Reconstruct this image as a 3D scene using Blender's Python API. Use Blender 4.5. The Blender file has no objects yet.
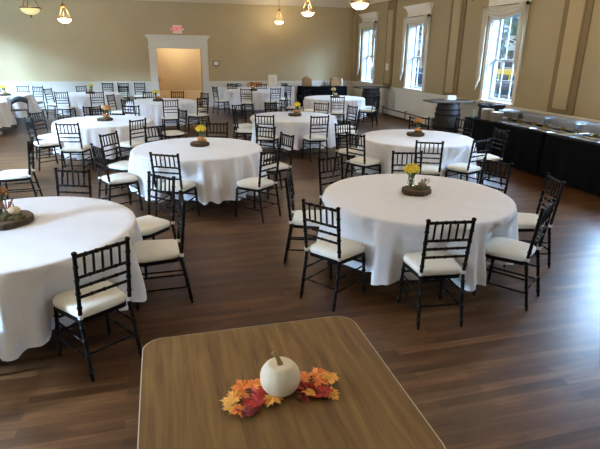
import bpy, bmesh, math, random
from math import sin, cos, pi, radians
from mathutils import Vector, Matrix
random.seed(7)
S = bpy.context.scene
COL = S.collection

# ---------------------------------------------------------------- camera
cd = bpy.data.cameras.new('camera'); cam = bpy.data.objects.new('camera', cd); COL.objects.link(cam)
cd.sensor_width = 36; cd.lens = 36*500.4/600; cd.clip_end = 300
cam.matrix_world = (Matrix.Translation((0, 0, 2.097)) @ Matrix.Rotation(radians(-15.28), 4, 'Z')
                    @ Matrix.Rotation(radians(90-19.13), 4, 'X') @ Matrix.Rotation(radians(.667), 4, 'Z'))
S.camera = cam
# ---------------------------------------------------------------- light
S.view_settings.view_transform = 'Standard'; S.view_settings.look = 'None'
S.view_settings.gamma = 1; S.view_settings.use_curve_mapping = False
S.view_settings.exposure = 0.1
W = bpy.data.worlds.new('World'); S.world = W; W.use_nodes = True
bg = W.node_tree.nodes['Background']
bg.inputs[0].default_value = (.60, .80, 1.0, 1); bg.inputs[1].default_value = 2.3
DAY = 2500.0       # W per window
LAMP = 62.0      # W per pendant
WIN_V = [18.6, 14.78, 10.57, 6.65, 2.67, -1.3]
UR, UL, VB, VF, CEIL = 7.7, -6.4, 20.25, -3.2, 4.05
def area(name, loc, rot, sx, sy, power, col):
    l = bpy.data.lights.new(name, 'AREA'); l.shape = 'RECTANGLE'; l.size = sx; l.size_y = sy
    l.energy = power; l.color = col
    o = bpy.data.objects.new(name, l); COL.objects.link(o); o.location = loc; o.rotation_euler = rot; return o
for v in WIN_V:
    # skylight falling through each window from above, outside the glass
    area('window_daylight', (UR+4.0, v, 5.0), (0, radians(55), 0), 2.6, 2.6, DAY*(.95 if v > 8 else 1.1 if v > 5 else 1.4), (.44, .68, 1.0))
    area('window_daylight', (UL-4.0, v, 5.0), (0, radians(-55), 0), 2.6, 2.6, DAY*(2.8 if v > 12 else 5.5 if v > 5 else 9), (.46, .70, 1.0))

# ---------------------------------------------------------------- materials
def lin(c):
    return tuple(((x/255)/12.92 if x/255 <= .04045 else ((x/255+.055)/1.055)**2.4) for x in c)
MATS = {}
def mat(name, rgb, rough=.5, metal=0, noise=0, nscale=20, spec=.5, emit=None, estr=0, bump=0, bscale=60, sheen=0, rgb2=None, stretch=None):
    if name in MATS: return MATS[name]
    m = bpy.data.materials.new(name); m.use_nodes = True; nt = m.node_tree; b = nt.nodes['Principled BSDF']
    c = lin(rgb); b.inputs['Base Color'].default_value = (*c, 1)
    b.inputs['Roughness'].default_value = rough; b.inputs['Metallic'].default_value = metal
    b.inputs['Specular IOR Level'].default_value = spec
    if sheen: b.inputs['Sheen Weight'].default_value = sheen
    if emit: b.inputs['Emission Color'].default_value = (*lin(emit), 1); b.inputs['Emission Strength'].default_value = estr
    tc = nt.nodes.new('ShaderNodeTexCoord'); mp = nt.nodes.new('ShaderNodeMapping')
    nt.links.new(tc.outputs['Object'], mp.inputs[0])
    if stretch: mp.inputs['Scale'].default_value = stretch
    if noise or rgb2:
        n = nt.nodes.new('ShaderNodeTexNoise'); n.inputs['Scale'].default_value = nscale; n.inputs['Detail'].default_value = 4
        nt.links.new(mp.outputs[0], n.inputs['Vector'])
        r = nt.nodes.new('ShaderNodeValToRGB'); r.color_ramp.elements[0].position = .32; r.color_ramp.elements[1].position = .68
        if rgb2: a, d = lin(rgb), lin(rgb2)
        else: a = tuple(x*(1-noise) for x in c); d = tuple(min(1, x*(1+noise)) for x in c)
        r.color_ramp.elements[0].color = (*a, 1); r.color_ramp.elements[1].color = (*d, 1)
        nt.links.new(n.outputs[0], r.inputs[0]); nt.links.new(r.outputs[0], b.inputs['Base Color'])
    if bump:
        n2 = nt.nodes.new('ShaderNodeTexNoise'); n2.inputs['Scale'].default_value = bscale
        nt.links.new(mp.outputs[0], n2.inputs['Vector'])
        bp = nt.nodes.new('ShaderNodeBump'); bp.inputs['Strength'].default_value = bump; bp.inputs['Distance'].default_value = .01
        nt.links.new(n2.outputs[0], bp.inputs['Height']); nt.links.new(bp.outputs[0], b.inputs['Normal'])
    MATS[name] = m; return m

def floor_mat():
    m = bpy.data.materials.new('plank_floor'); m.use_nodes = True; nt = m.node_tree; b = nt.nodes['Principled BSDF']
    N = nt.nodes.new; Lk = nt.links.new
    tc = N('ShaderNodeTexCoord')
    br = N('ShaderNodeTexBrick'); br.offset = .37; br.inputs['Scale'].default_value = 1
    br.inputs['Brick Width'].default_value = .95; br.inputs['Row Height'].default_value = .075
    br.inputs['Mortar Size'].default_value = .0022; br.inputs['Mortar Smooth'].default_value = .3; br.inputs['Bias'].default_value = 0
    br.inputs['Color1'].default_value = (0, 0, 0, 1); br.inputs['Color2'].default_value = (1, 1, 1, 1); br.inputs['Mortar'].default_value = (.3, .3, .3, 1)
    Lk(tc.outputs['Object'], br.inputs['Vector'])
    mp = N('ShaderNodeMapping'); mp.inputs['Scale'].default_value = (.8, 20, 1); Lk(tc.outputs['Object'], mp.inputs[0])
    n = N('ShaderNodeTexNoise'); n.inputs['Scale'].default_value = 1.6; n.inputs['Detail'].default_value = 6; n.inputs['Roughness'].default_value = .65; Lk(mp.outputs[0], n.inputs['Vector'])
    mp2 = N('ShaderNodeMapping'); mp2.inputs['Scale'].default_value = (1.0, 3.2, 1); Lk(tc.outputs['Object'], mp2.inputs[0])
    n2 = N('ShaderNodeTexNoise'); n2.inputs['Scale'].default_value = 2.2; n2.inputs['Detail'].default_value = 3; Lk(mp2.outputs[0], n2.inputs['Vector'])
    a = N('ShaderNodeMath'); a.operation = 'MULTIPLY'; a.inputs[1].default_value = .26; Lk(br.outputs['Color'], a.inputs[0])
    c = N('ShaderNodeMath'); c.operation = 'MULTIPLY_ADD'; c.inputs[1].default_value = .5; Lk(n.outputs[0], c.inputs[0]); Lk(a.outputs[0], c.inputs[2])
    d = N('ShaderNodeMath'); d.operation = 'MULTIPLY_ADD'; d.inputs[1].default_value = .5; Lk(n2.outputs[0], d.inputs[0]); Lk(c.outputs[0], d.inputs[2])
    r = N('ShaderNodeValToRGB'); e = r.color_ramp.elements
    e[0].position = .38; e[0].color = (*lin((54, 33, 15)), 1); e[1].position = .92; e[1].color = (*lin((124, 86, 52)), 1)
    k = e.new(.62); k.color = (*lin((82, 52, 28)), 1)
    Lk(d.outputs[0], r.inputs[0]); Lk(r.outputs[0], b.inputs['Base Color'])
    rr = N('ShaderNodeMath'); rr.operation = 'MULTIPLY_ADD'; rr.inputs[1].default_value = .16; rr.inputs[2].default_value = .27
    Lk(n.outputs[0], rr.inputs[0]); Lk(rr.outputs[0], b.inputs['Roughness'])
    b.inputs['Specular IOR Level'].default_value = .38
    bp = N('ShaderNodeBump'); bp.inputs['Strength'].default_value = .06; bp.inputs['Distance'].default_value = .003
    Lk(n.outputs[0], bp.inputs['Height']); Lk(bp.outputs[0], b.inputs['Normal'])
    return m
def glass_mat(name, tint=(1, 1, 1), gl=.08):
    m = bpy.data.materials.new(name); m.use_nodes = True; nt = m.node_tree
    for x in list(nt.nodes):
        if x.type != 'OUTPUT_MATERIAL': nt.nodes.remove(x)
    t = nt.nodes.new('ShaderNodeBsdfTransparent'); t.inputs[0].default_value = (*tint, 1)
    g = nt.nodes.new('ShaderNodeBsdfGlossy'); g.inputs['Roughness'].default_value = .05
    mx = nt.nodes.new('ShaderNodeMixShader'); mx.inputs[0].default_value = gl
    nt.links.new(t.outputs[0], mx.inputs[1]); nt.links.new(g.outputs[0], mx.inputs[2])
    nt.links.new(mx.outputs[0], [x for x in nt.nodes if x.type == 'OUTPUT_MATERIAL'][0].inputs[0])
    return m
M_floor = floor_mat()
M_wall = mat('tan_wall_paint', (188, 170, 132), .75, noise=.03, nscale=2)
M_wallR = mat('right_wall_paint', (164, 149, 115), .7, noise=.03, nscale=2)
M_band = mat('dark_tan_band', (124, 106, 74), .7)  # darker tan over the whole pilaster band
M_panel = mat('light_tan_panel_paint', (172, 156, 120), .7)
M_white = mat('white_trim_paint', (226, 222, 210), .45)
M_wains = mat('wainscot_paint', (222, 220, 210), .5)
M_ceil = mat('ceiling_paint', (225, 220, 208), .8)
M_cloth = mat('white_tablecloth_fabric', (236, 236, 238), .85, noise=.02, nscale=6, sheen=.2, bump=.15, bscale=9)
M_ivory = mat('ivory_cushion_fabric', (242, 237, 222), .8, noise=.03, nscale=10, bump=.2, bscale=40)
M_black = mat('black_lacquered_wood', (13, 8, 7), .42, noise=.2, nscale=30, spec=.18)
M_tie = mat('white_tie_fabric', (225, 222, 212), .8)
M_ply = mat('plywood', (150, 118, 80), .6, noise=.15, nscale=8, stretch=(1, 8, 1))
M_steel = mat('grey_steel', (110, 110, 112), .35, metal=.9)
M_blackcloth = mat('black_tablecloth_fabric', (9, 13, 17), .95, noise=.15, nscale=8, spec=.1)
M_glass = glass_mat('window_glass', (.96, .98, 1), .06)
M_jar = glass_mat('jar_glass', (.88, .93, .92), .25)
M_curtain = mat('cream_curtain_fabric', (226, 220, 204), .8)
_nt = M_curtain.node_tree; _t = _nt.nodes.new('ShaderNodeBsdfTranslucent'); _t.inputs[0].default_value = (.80, .77, .70, 1); _m = _nt.nodes.new('ShaderNodeMixShader'); _m.inputs[0].default_value = .4
_nt.links.new(_nt.nodes['Principled BSDF'].outputs[0], _m.inputs[1]); _nt.links.new(_t.outputs[0], _m.inputs[2]); _nt.links.new(_m.outputs[0], _nt.nodes['Material Output'].inputs[0])
M_rod = mat('dark_bronze_metal', (48, 36, 26), .4, metal=.7)
M_bronze = mat('antique_bronze', (120, 92, 48), .35, metal=.9)

# ---------------------------------------------------------------- mesh helpers
def obj(name, bm, m, parent=None, smooth=False, kind=None):
    me = bpy.data.meshes.new(name); bmesh.ops.recalc_face_normals(bm, faces=bm.faces[:]); bm.to_mesh(me); bm.free()
    for mm in (m if isinstance(m, (list, tuple)) else [m]): me.materials.append(mm)
    if smooth: me.polygons.foreach_set('use_smooth', [True]*len(me.polygons))
    o = bpy.data.objects.new(name, me); COL.objects.link(o)
    if parent: o.parent = parent
    if kind: o['kind'] = kind
    return o
def tag(o, label=None, cat=None, group=None, kind=None):
    if label: o['label'] = label
    if cat: o['category'] = cat
    if group: o['group'] = group
    if kind: o['kind'] = kind
    return o
def empty(name, loc=(0, 0, 0), rz=0, label=None, cat=None, group=None, kind=None):
    o = bpy.data.objects.new(name, None); COL.objects.link(o); o.location = loc; o.rotation_euler = (0, 0, rz)
    o.empty_display_size = .1
    return tag(o, label, cat, group, kind)
def B(): return bmesh.new()
def box(bm, x0, x1, y0, y1, z0, z1, mi=0, bev=0, M=None):
    vs = [bm.verts.new(p) for p in [(x0, y0, z0), (x1, y0, z0), (x1, y1, z0), (x0, y1, z0), (x0, y0, z1), (x1, y0, z1), (x1, y1, z1), (x0, y1, z1)]]
    fs = [bm.faces.new([vs[i] for i in f]) for f in [(0, 3, 2, 1), (4, 5, 6, 7), (0, 1, 5, 4), (1, 2, 6, 5), (2, 3, 7, 6), (3, 0, 4, 7)]]
    for f in fs: f.material_index = mi
    if bev:
        es = list({e for f in fs for e in f.edges}); r = bmesh.ops.bevel(bm, geom=es, offset=bev, segments=2, affect='EDGES')
        vs = list({v for v in r['verts']} | {v for v in vs if v.is_valid})
    if M is not None: bmesh.ops.transform(bm, matrix=M, verts=[v for v in vs if v.is_valid])
    return bm
def tube(bm, pts, rad, n=8, mi=0, cap=True):
    pts = [Vector(p) for p in pts]
    if not isinstance(rad, (list, tuple)): rad = [rad]*len(pts)
    rings = []; up = None
    for i, p in enumerate(pts):
        d = (pts[min(i+1, len(pts)-1)]-pts[max(i-1, 0)]).normalized()
        if up is None: up = Vector((0, 0, 1)) if abs(d.z) < .9 else Vector((1, 0, 0))
        a = d.cross(up).normalized(); b = d.cross(a).normalized(); up = -b if False else a.cross(d).normalized()
        rings.append([bm.verts.new(p+rad[i]*(cos(2*pi*k/n)*a+sin(2*pi*k/n)*b)) for k in range(n)])
    for r0, r1 in zip(rings, rings[1:]):
        for k in range(n):
            f = bm.faces.new((r0[k], r0[(k+1) % n], r1[(k+1) % n], r1[k])); f.material_index = mi
    if cap:
        for r in (rings[0], rings[-1]):
            f = bm.faces.new(r); f.material_index = mi
    return bm
def lathe(bm, prof, n=24, c=(0, 0, 0), mi=0, f=None):
    rings = []
    for r, z in prof:
        ring = []
        for k in range(n):
            a = 2*pi*k/n; rr = r*(f(a, z) if f else 1)
            ring.append(bm.verts.new((c[0]+rr*cos(a), c[1]+rr*sin(a), c[2]+z)))
        rings.append(ring)
    for r0, r1 in zip(rings, rings[1:]):
        for k in range(n):
            fc = bm.faces.new((r0[k], r0[(k+1) % n], r1[(k+1) % n], r1[k])); fc.material_index = mi
    for r in (rings[0], rings[-1]): fc = bm.faces.new(r); fc.material_index = mi
    return bm
def prism(bm, pts, z0, z1, mi=0):
    a = [bm.verts.new((x, y, z0)) for x, y in pts]; b = [bm.verts.new((x, y, z1)) for x, y in pts]; n = len(pts)
    fs = [bm.faces.new(a[::-1]), bm.faces.new(b)]+[bm.faces.new((a[i], a[(i+1) % n], b[(i+1) % n], b[i])) for i in range(n)]
    for f in fs: f.material_index = mi
    return bm
def copy_tree(o, parent=None):
    c = o.copy(); COL.objects.link(c); c.parent = parent
    for ch in list(o.children): copy_tree(ch, c)
    return c

# ================================================================ the setting
bm = B(); box(bm, UL-.3, UR+.3, VF, VB+2.4, -.1, 0); obj('floor', bm, M_floor, kind='structure')
bm = B(); box(bm, UL-.3, UR+.3, VF, VB+.3, CEIL, CEIL+.1); obj('ceiling', bm, M_ceil, kind='structure')
WO0, WO1, WZ0, WZ1 = -.56, .56, 1.0, 2.95
def side_wall(name, u0, u1, m):
    bm = B(); last = VF
    box(bm, u0, u1, VF, VB+.3, 0, WZ0); box(bm, u0, u1, VF, VB+.3, WZ1, CEIL)
    for v in sorted(WIN_V):
        box(bm, u0, u1, last, v+WO0, WZ0, WZ1); last = v+WO1
    box(bm, u0, u1, last, VB+.3, WZ0, WZ1)
    obj(name, bm, m, kind='structure')
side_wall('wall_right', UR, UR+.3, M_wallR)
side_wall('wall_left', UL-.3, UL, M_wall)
DL, DR, DT = -.04, 1.58, 2.15
bm = B(); box(bm, UL, DL, VB, VB+.3, 0, CEIL); box(bm, DR, UR, VB, VB+.3, 0, CEIL); box(bm, DL, DR, VB, VB+.3, DT, CEIL)
obj('wall_back', bm, M_wall, kind='structure')
bm = B(); box(bm, UL-.3, UR+.3, VF-.3, VF, 0, CEIL); obj('wall_front', bm, M_wall, kind='structure')
# passage behind the doorway
M_hall = mat('hall_tan_paint', (196, 172, 132), .7); M_hallw = mat('hall_cream_paint', (222, 196, 150), .6)
bm = B(); box(bm, DL-.6, DR+.6, VB+2.0, VB+2.1, 0, 2.9); box(bm, DL-.7, DL-.6, VB+.3, VB+2.1, 0, 2.9); box(bm, DR+.6, DR+.7, VB+.3, VB+2.1, 0, 2.9)
box(bm, DL-.7, DR+.7, VB+.3, VB+2.1, 2.8, 2.9); obj('wall_passage', bm, M_hall, kind='structure')
bm = B(); box(bm, DL-.6, DR+.6, VB+1.96, VB+2.0, 0, .48, bev=.01); obj('baseboard_passage', bm, M_hallw, kind='structure')
hl = bpy.data.lights.new('passage_light', 'POINT'); hl.energy = 60; hl.color = (1, .95, .86); hl.shadow_soft_size = .12
ho = bpy.data.objects.new('passage_light', hl); COL.objects.link(ho); ho.location = (.77, VB+1.0, 2.55)
# doorway casing with header
d = empty('door_1', (0, VB, 0), kind='structure')
bm = B(); box(bm, DL-.27, DL, -.04, 0, 0, DT+.02); box(bm, DR, DR+.25, -.04, 0, 0, DT+.02)
box(bm, DL-.06, DL, -.06, -.04, 0, DT); box(bm, DR, DR+.06, -.06, -.04, 0, DT)
box(bm, DL-.02, DL, 0, .3, 0, DT); box(bm, DR, DR+.02, 0, .3, 0, DT); box(bm, DL, DR, 0, .3, DT-.02, DT)
obj('door_casing', bm, M_white, d)
bm = B(); box(bm, DL-.27, DR+.25, -.05, 0, DT, 2.5); box(bm, DL-.30, DR+.28, -.075, 0, DT+.0, DT+.05)
box(bm, DL-.31, DR+.29, -.09, 0, 2.47, 2.53); box(bm, DL-.36, DR+.34, -.14, 0, 2.53, 2.60)
obj('door_header', bm, M_white, d)
bm = B(); tube(bm, [(DL+.01, .12, 1.0), (DL+.04, .12, 1.0), (DL+.07, .12, 1.0)], [.012, .012, .03], 10)
box(bm, DL, DL+.012, .09, .15, .92, 1.14); obj('door_handle', bm, M_rod, d)
# wainscot, rail, baseboards
def wains_back(u0, u1, n):
    w = empty('trim_1', (0, VB, 0), kind='structure')
    bm = B(); box(bm, u0, u1, -.015, 0, 0, .92); obj('wainscot_board', bm, M_wains, w)
    bm = B(); box(bm, u0, u1, -.05, 0, .92, .96); box(bm, u0, u1, -.03, 0, .88, .92); obj('chair_rail', bm, M_white, w)
    bm = B(); box(bm, u0, u1, -.03, 0, 0, .14); obj('skirting', bm, M_white, w)
    for i in range(n):
        a = u0+(u1-u0)*(i+.1)/n; b = u0+(u1-u0)*(i+.9)/n
        bm = B(); box(bm, a, b, -.03, -.015, .24, .27); box(bm, a, b, -.03, -.015, .77, .80); box(bm, a, a+.03, -.03, -.015, .27, .77); box(bm, b-.03, b, -.03, -.015, .27, .77)
        obj('panel_moulding', bm, M_wains, w)
wains_back(UL, DL-.27, 5); wains_back(DR+.25, UR, 5)
w = empty('trim_2', (UR, 0, 0), kind='structure')
bm = B(); box(bm, -.015, 0, VF, VB, 0, .90); obj('wainscot_board', bm, M_wains, w)
bm = B(); box(bm, -.06, 0, VF, VB, .92, .96, bev=.008); box(bm, -.03, 0, VF, VB, .86, .92); obj('chair_rail', bm, M_white, w)
bm = B(); box(bm, -.03, 0, VF, VB, 0, .15); obj('skirting', bm, M_white, w)
v = VB-.25
while v > 4:
    bm = B(); a, b = v-1.5, v; box(bm, -.035, -.015, a, b, .26, .29); box(bm, -.035, -.015, a, b, .76, .79); box(bm, -.035, -.015, a, a+.03, .29, .76); box(bm, -.035, -.015, b-.03, b, .29, .76)
    obj('panel_moulding', bm, M_wains, w); v -= 1.99
w = empty('trim_3', (UL, 0, 0), kind='structure')
bm = B(); box(bm, 0, .015, VF, VB, 0, .92); box(bm, 0, .05, VF, VB, .92, .96); obj('wainscot_board', bm, M_wains, w)
# cornice
M_corn = mat('cornice_paint', (214, 205, 184), .6)
bm = B(); box(bm, UL, UR, VB-.10, VB, 3.73, 3.86); box(bm, UL, UR, VB-.20, VB, 3.86, CEIL); obj('trim_4', bm, M_corn, kind='structure')
bm = B(); box(bm, UR-.10, UR, VF, VB-.2, 3.73, 3.86); box(bm, UR-.20, UR, VF, VB-.2, 3.86, CEIL); obj('trim_5', bm, M_corn, kind='structure')
bm = B(); box(bm, UL, UL+.1, VF, VB-.2, 3.73, 3.86); box(bm, UL, UL+.2, VF, VB-.2, 3.86, CEIL); obj('trim_6', bm, M_corn, kind='structure')
# pilasters on the right wall and one in the corner
for i, pv in enumerate([16.75, 12.65, 8.5, 4.6]):
    p = empty('trim_%d' % (7+i), (UR, pv, 0), kind='structure')
    hw = .35 if i else .33
    bm = B(); box(bm, -.03, 0, -hw, hw, .97, 3.73); obj('pilaster_band', bm, M_band, p)
    bm = B(); box(bm, -.06, -.03, -.19, .19, 1.06, 3.42, bev=.006); obj('raised_panel', bm, M_panel, p)
bm = B(); box(bm, UR-.12, UR, VB-.45, VB-.2, .97, 3.73); obj('trim_11', bm, M_wallR, kind='structure')
bm = B(); box(bm, UR-.38, UR-.14, VB-.03, VB, .97, 3.73); obj('trim_12', bm, M_wall, kind='structure')
# baseboard heater
h = empty('baseboard_heater', (UR, 15.2, 0), 0, 'long cream baseboard heater low on the right wall below the middle window', 'heater')
bm = B(); box(bm, -.10, -.035, -1.9, 1.6, .05, .20, bev=.006); box(bm, -.09, -.035, -1.9, 1.6, .24, .27); obj('heater_cover', bm, M_wains, h)
bm = B(); box(bm, -.06, -.035, -1.9, 1.6, .20, .24); box(bm, -.07, -.035, -1.9, 1.6, .0, .05); obj('heater_slot_shade', bm, mat('slot_shade', (50, 46, 42), .6), h)  # dark bars stand in for shade in the grille and underneath
for y in (-1.9, -.2, 1.56):
    bm = B(); box(bm, -.115, -.035, y, y+.06, .0, .29); obj('heater_joint', bm, mat('heater_joint_paint', (120, 115, 104), .5), h)

# windows
def window(n, side, v, full=True):
    sg = 1 if side > 0 else -1; X = UR if sg > 0 else UL
    w = empty('window_%d' % n, (X, v, 0), 0 if sg > 0 else pi, kind='structure')
    M_wframe = mat('window_white_cooled', (196, 206, 214), .4)  # white paint toned blue-grey to offset the overbright daylight on the frames
    bm = B(); box(bm, -.03, 0, WO0-.11, WO0, WZ0-.02, WZ1+.12); box(bm, -.03, 0, WO1, WO1+.11, WZ0-.02, WZ1+.12); box(bm, -.03, 0, WO0, WO1, WZ1, WZ1+.12)
    obj('window_casing', bm, M_white, w)
    bm = B(); box(bm, 0, .28, WO0, WO0+.02, WZ0, WZ1); box(bm, 0, .28, WO1-.02, WO1, WZ0, WZ1); box(bm, 0, .28, WO0+.02, WO1-.02, WZ1-.02, WZ1); obj('window_jamb', bm, M_wframe, w)
    bm = B(); box(bm, -.07, .28, WO0-.13, WO1+.13, WZ0-.03, WZ0+.01, bev=.006); obj('window_sill', bm, M_white, w)
    a, b = WO0+.02, WO1-.02; mid = 1.93
    bm = B()
    for z0, z1, xo in ((WZ0+.01, mid+.03, .16), (mid-.02, WZ1-.02, .20)):
        box(bm, xo, xo+.04, a, a+.06, z0, z1); box(bm, xo, xo+.04, b-.06, b, z0, z1); box(bm, xo, xo+.04, a+.06, b-.06, z0, z0+.055); box(bm, xo, xo+.04, a+.06, b-.06, z1-.055, z1)
    obj('window_sash', bm, M_wframe, w)
    bm = B()
    for z0, z1, xo in ((WZ0+.06, mid-.02, .17), (mid+.03, WZ1-.07, .21)):
        for k in (1, 2): y = a+(b-a)*k/3; box(bm, xo, xo+.02, y-.009, y+.009, z0, z1)
        zz = (z0+z1)/2; box(bm, xo, xo+.02, a+.06, b-.06, zz-.009, zz+.009)
    obj('muntins', bm, M_wframe, w)
    bm = B(); box(bm, .178, .182, a+.05, b-.05, WZ0+.05, mid); box(bm, .218, .222, a+.05, b-.05, mid, WZ1-.06); obj('glass_pane', bm, M_glass, w)
    if full:
        bm = B(); box(bm, -.05, 0, -.72, .72, 3.12, 3.30); box(bm, -.08, 0, -.76, .76, 3.28, 3.33)
        for k in range(5): box(bm, -.08-.025*k, 0, -.76-.012*k, .76+.012*k, 3.33+.022*k, 3.352+.022*k)
        obj('window_header', bm, M_white, w)
def curtain(v, lab):
    c = empty('swag_curtain', (UR, v, 0), 0, lab, 'curtain', 'swag curtains on the tall windows')
    bm = B(); tube(bm, [(-.13, -.74, 3.11), (-.13, .74, 3.11)], .012); r = obj('curtain_rod', bm, M_rod, c, True)
    for s in (-1, 1):
        bm = B(); bmesh.ops.create_uvsphere(bm, u_segments=12, v_segments=8, radius=.035, matrix=Matrix.Translation((-.13, s*.77, 3.11))); obj('finial', bm, M_rod, c, True)
        bm = B(); tube(bm, [(-.13, s*.70, 3.11), (0, s*.70, 3.11)], .009); obj('rod_bracket', bm, M_rod, c)
    # swag: draped folds between the rod ends
    bm = B(); nu, nv = 40, 16; g = []
    for i in range(nu+1):
        t = i/nu; y = -.72+1.44*t; sag = (1-(2*t-1)**2); row = []
        for j in range(nv+1):
            q = j/nv; z = 3.13-q*(.10+.20*sag)-.02*sag; x = -.135-.045*sag*q*(1.2-q)*2-.018*sin(q*2*pi*3.5)*(.4+.6*sag)
            row.append(bm.verts.new((x, y, z)))
        g.append(row)
    for i in range(nu):
        for j in range(nv): bm.faces.new((g[i][j], g[i+1][j], g[i+1][j+1], g[i][j+1]))
    o = obj('swag', bm, M_curtain, c, True); md = o.modifiers.new('t', 'SOLIDIFY'); md.thickness = .006
    for s, bot in ((1, 1.22), (-1, 1.65)):
        bm = B(); g = []; nu, nv = 28, 20
        for i in range(nu+1):
            t = i/nu; row = []
            for j in range(nv+1):
                q = j/nv; wd = (.20 if s > 0 else .15)-.05*q; y = s*(.66+.0*q)+(t-.5)*wd*1.1; x = -.13-.022*sin(t*pi*5+q)-.01
                zb = bot+(.28*t if s < 0 else .28*(1-t))*1.0; z = 3.13-(3.13-zb)*q
                row.append(bm.verts.new((x, y, z)))
            g.append(row)
        for i in range(nu):
            for j in range(nv): bm.faces.new((g[i][j], g[i+1][j], g[i+1][j+1], g[i][j+1]))
        o = obj('tail', bm, M_curtain, c, True); md = o.modifiers.new('t', 'SOLIDIFY'); md.thickness = .006
for i, v in enumerate(WIN_V): window(i+1, 1, v)
for i, v in enumerate(WIN_V): window(i+7, -1, v, False)
curtain(18.6, 'cream swag curtain on the window furthest down the right wall, beside the back corner')
curtain(14.78, 'cream swag curtain on the middle tall window, behind the bare baseboard heater')
curtain(10.57, 'cream swag curtain on the nearest tall window, above the left end of the buffet')
curtain(6.65, 'cream swag curtain on the tall window nearest the viewer, beyond the right edge')

# outdoors beyond the windows
bm = B(); box(bm, UR+.31, 70, -30, 90, -1.0, -.5); obj('ground', bm, mat('pale_pavement', (92, 96, 100), .9, noise=.1, nscale=1), kind='structure')
bm = B(); box(bm, -60, UL-.31, -30, 90, -1.0, -.5); obj('ground', bm, mat('pale_pavement2', (150, 155, 158), .9), kind='structure')
def vehicle(name, loc, rz, label, cat, body, L=5.0, H=2.1):
    e = empty(name, loc, rz, label, cat)
    bm = B(); pr = [(-L/2, .35), (L/2, .35), (L/2, H*.55), (L/2-.7, H*.62), (L/2-1.3, H), (-L/2+.1, H), (-L/2, H*.6)]
    a = [bm.verts.new((x, -.9, z)) for x, z in pr]; b = [bm.verts.new((x, .9, z)) for x, z in pr]
    bm.faces.new(a); bm.faces.new(b[::-1])
    for i in range(len(pr)): j = (i+1) % len(pr); bm.faces.new((a[i], b[i], b[j], a[j]))
    obj('body', bm, body, e)
    for s in (-1, 1):
        bm = B(); y = s*.91
        for k in range(3): box(bm, -L/2+.4+k*1.2, -L/2+1.4+k*1.2, y-.01, y+.01, H*.64, H*.9)
        obj('side_window', bm, mat('dark_car_glass', (40, 50, 60), .1), e)
        for x in (-L/2+.9, L/2-.9):
            bm = B(); tube(bm, [(x, s*.75, .36), (x, s*.95, .36)], .36, 20); obj('wheel', bm, mat('tyre_rubber', (28, 28, 30), .8), e)
    return e
vehicle('van', (18.5, 24.2, -.75), radians(80), 'yellow van parked outside the nearest visible window', 'van', mat('yellow_car_paint', (240, 190, 20), .3), 5.6, 2.0)
vehicle('car', (15.6, 19.9, -.6), radians(82), 'dark grey car parked outside in front of the yellow van', 'car', mat('grey_car_paint', (70, 80, 95), .3), 4.4, 1.45)
vehicle('car', (20, 38.5, -.5), radians(80), 'dark blue car parked outside the middle window', 'car', mat('blue_car_paint', (50, 60, 85), .3), 4.4, 1.45)
M_leafg = mat('tree_foliage', (70, 92, 62), .9, noise=.4, nscale=2); M_bark = mat('tree_bark', (84, 70, 58), .9, noise=.2)
def tree(loc, h, r, label):
    e = empty('tree', loc, 0, label, 'tree', 'trees outside the windows')
    bm = B(); tube(bm, [(0, 0, 0), (.05, 0, h*.4), (0, .05, h*.8)], [.22, .16, .08]); obj('trunk', bm, M_bark, e)
    bm = B(); rnd = random.Random(int(loc[1]*10))
    for k in range(420):
        a = rnd.uniform(0, 2*pi); cz = rnd.uniform(-1, 1); rr = rnd.uniform(.45, 1)**.5; s = math.sqrt(1-cz*cz)
        p = Vector((r*rr*s*cos(a), r*rr*s*sin(a), h*.68+h*.36*rr*cz)); q = Matrix.Rotation(rnd.uniform(0, 6), 3, 'Z') @ Matrix.Rotation(rnd.uniform(-1.5, 1.5), 3, 'X')
        vs = [bm.verts.new(p+q @ Vector(t)*.26) for t in ((-1, 0, 0), (0, -.7, .1), (1, 0, 0), (0, .7, .1))]; bm.faces.new(vs)
    obj('crown', bm, M_leafg, e)
tree((20.5, 28.6, -.5), 7.5, 2.9, 'leafy green tree outside the nearest visible window, behind the yellow van')
tree((22, 46, -.5), 7.5, 2.6, 'leafy green tree outside the middle window')
tree((17, 45, -.5), 7, 2.2, 'leafy green tree outside the far right window')
def building(loc, sx, sy, sz, label):
    e = empty('building', loc, 0, label, 'building')
    bm = B(); box(bm, -sx/2, sx/2, -sy/2, sy/2, 0, sz); obj('building_wall', bm, mat('pale_brick_wall', (190, 180, 168), .9, noise=.08, nscale=3), e)
    bm = B(); box(bm, -sx/2-.3, sx/2+.3, -sy/2-.3, sy/2+.3, sz, sz+.5); obj('roof', bm, mat('roof_grey', (110, 108, 106), .9), e)
    for k in range(int(sy/3)):
        for z in (1.2, 4.4):
            bm = B(); y = -sy/2+1+k*3; box(bm, -sx/2-.05, -sx/2, y, y+1.2, z, z+1.7); obj('building_window', bm, mat('dark_car_glass', (40, 50, 60), .1), e)
building((42, 50, -.5), 10, 46, 7, 'pale two storey building across the street outside')
f = empty('railing', (UR+3.6, 15, -.5), 0, 'thin metal railing outside the windows on the right', 'railing')
bm = B(); box(bm, -.02, .02, -9, 12, 1.18, 1.24); box(bm, -.02, .02, -9, 12, .2, .24); obj('rail', bm, M_steel, f)
for k in range(70): bm = B(); box(bm, -.012, .012, -9+k*.3, -8.976+k*.3, .0, 1.2); obj('baluster', bm, M_steel, f)

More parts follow.
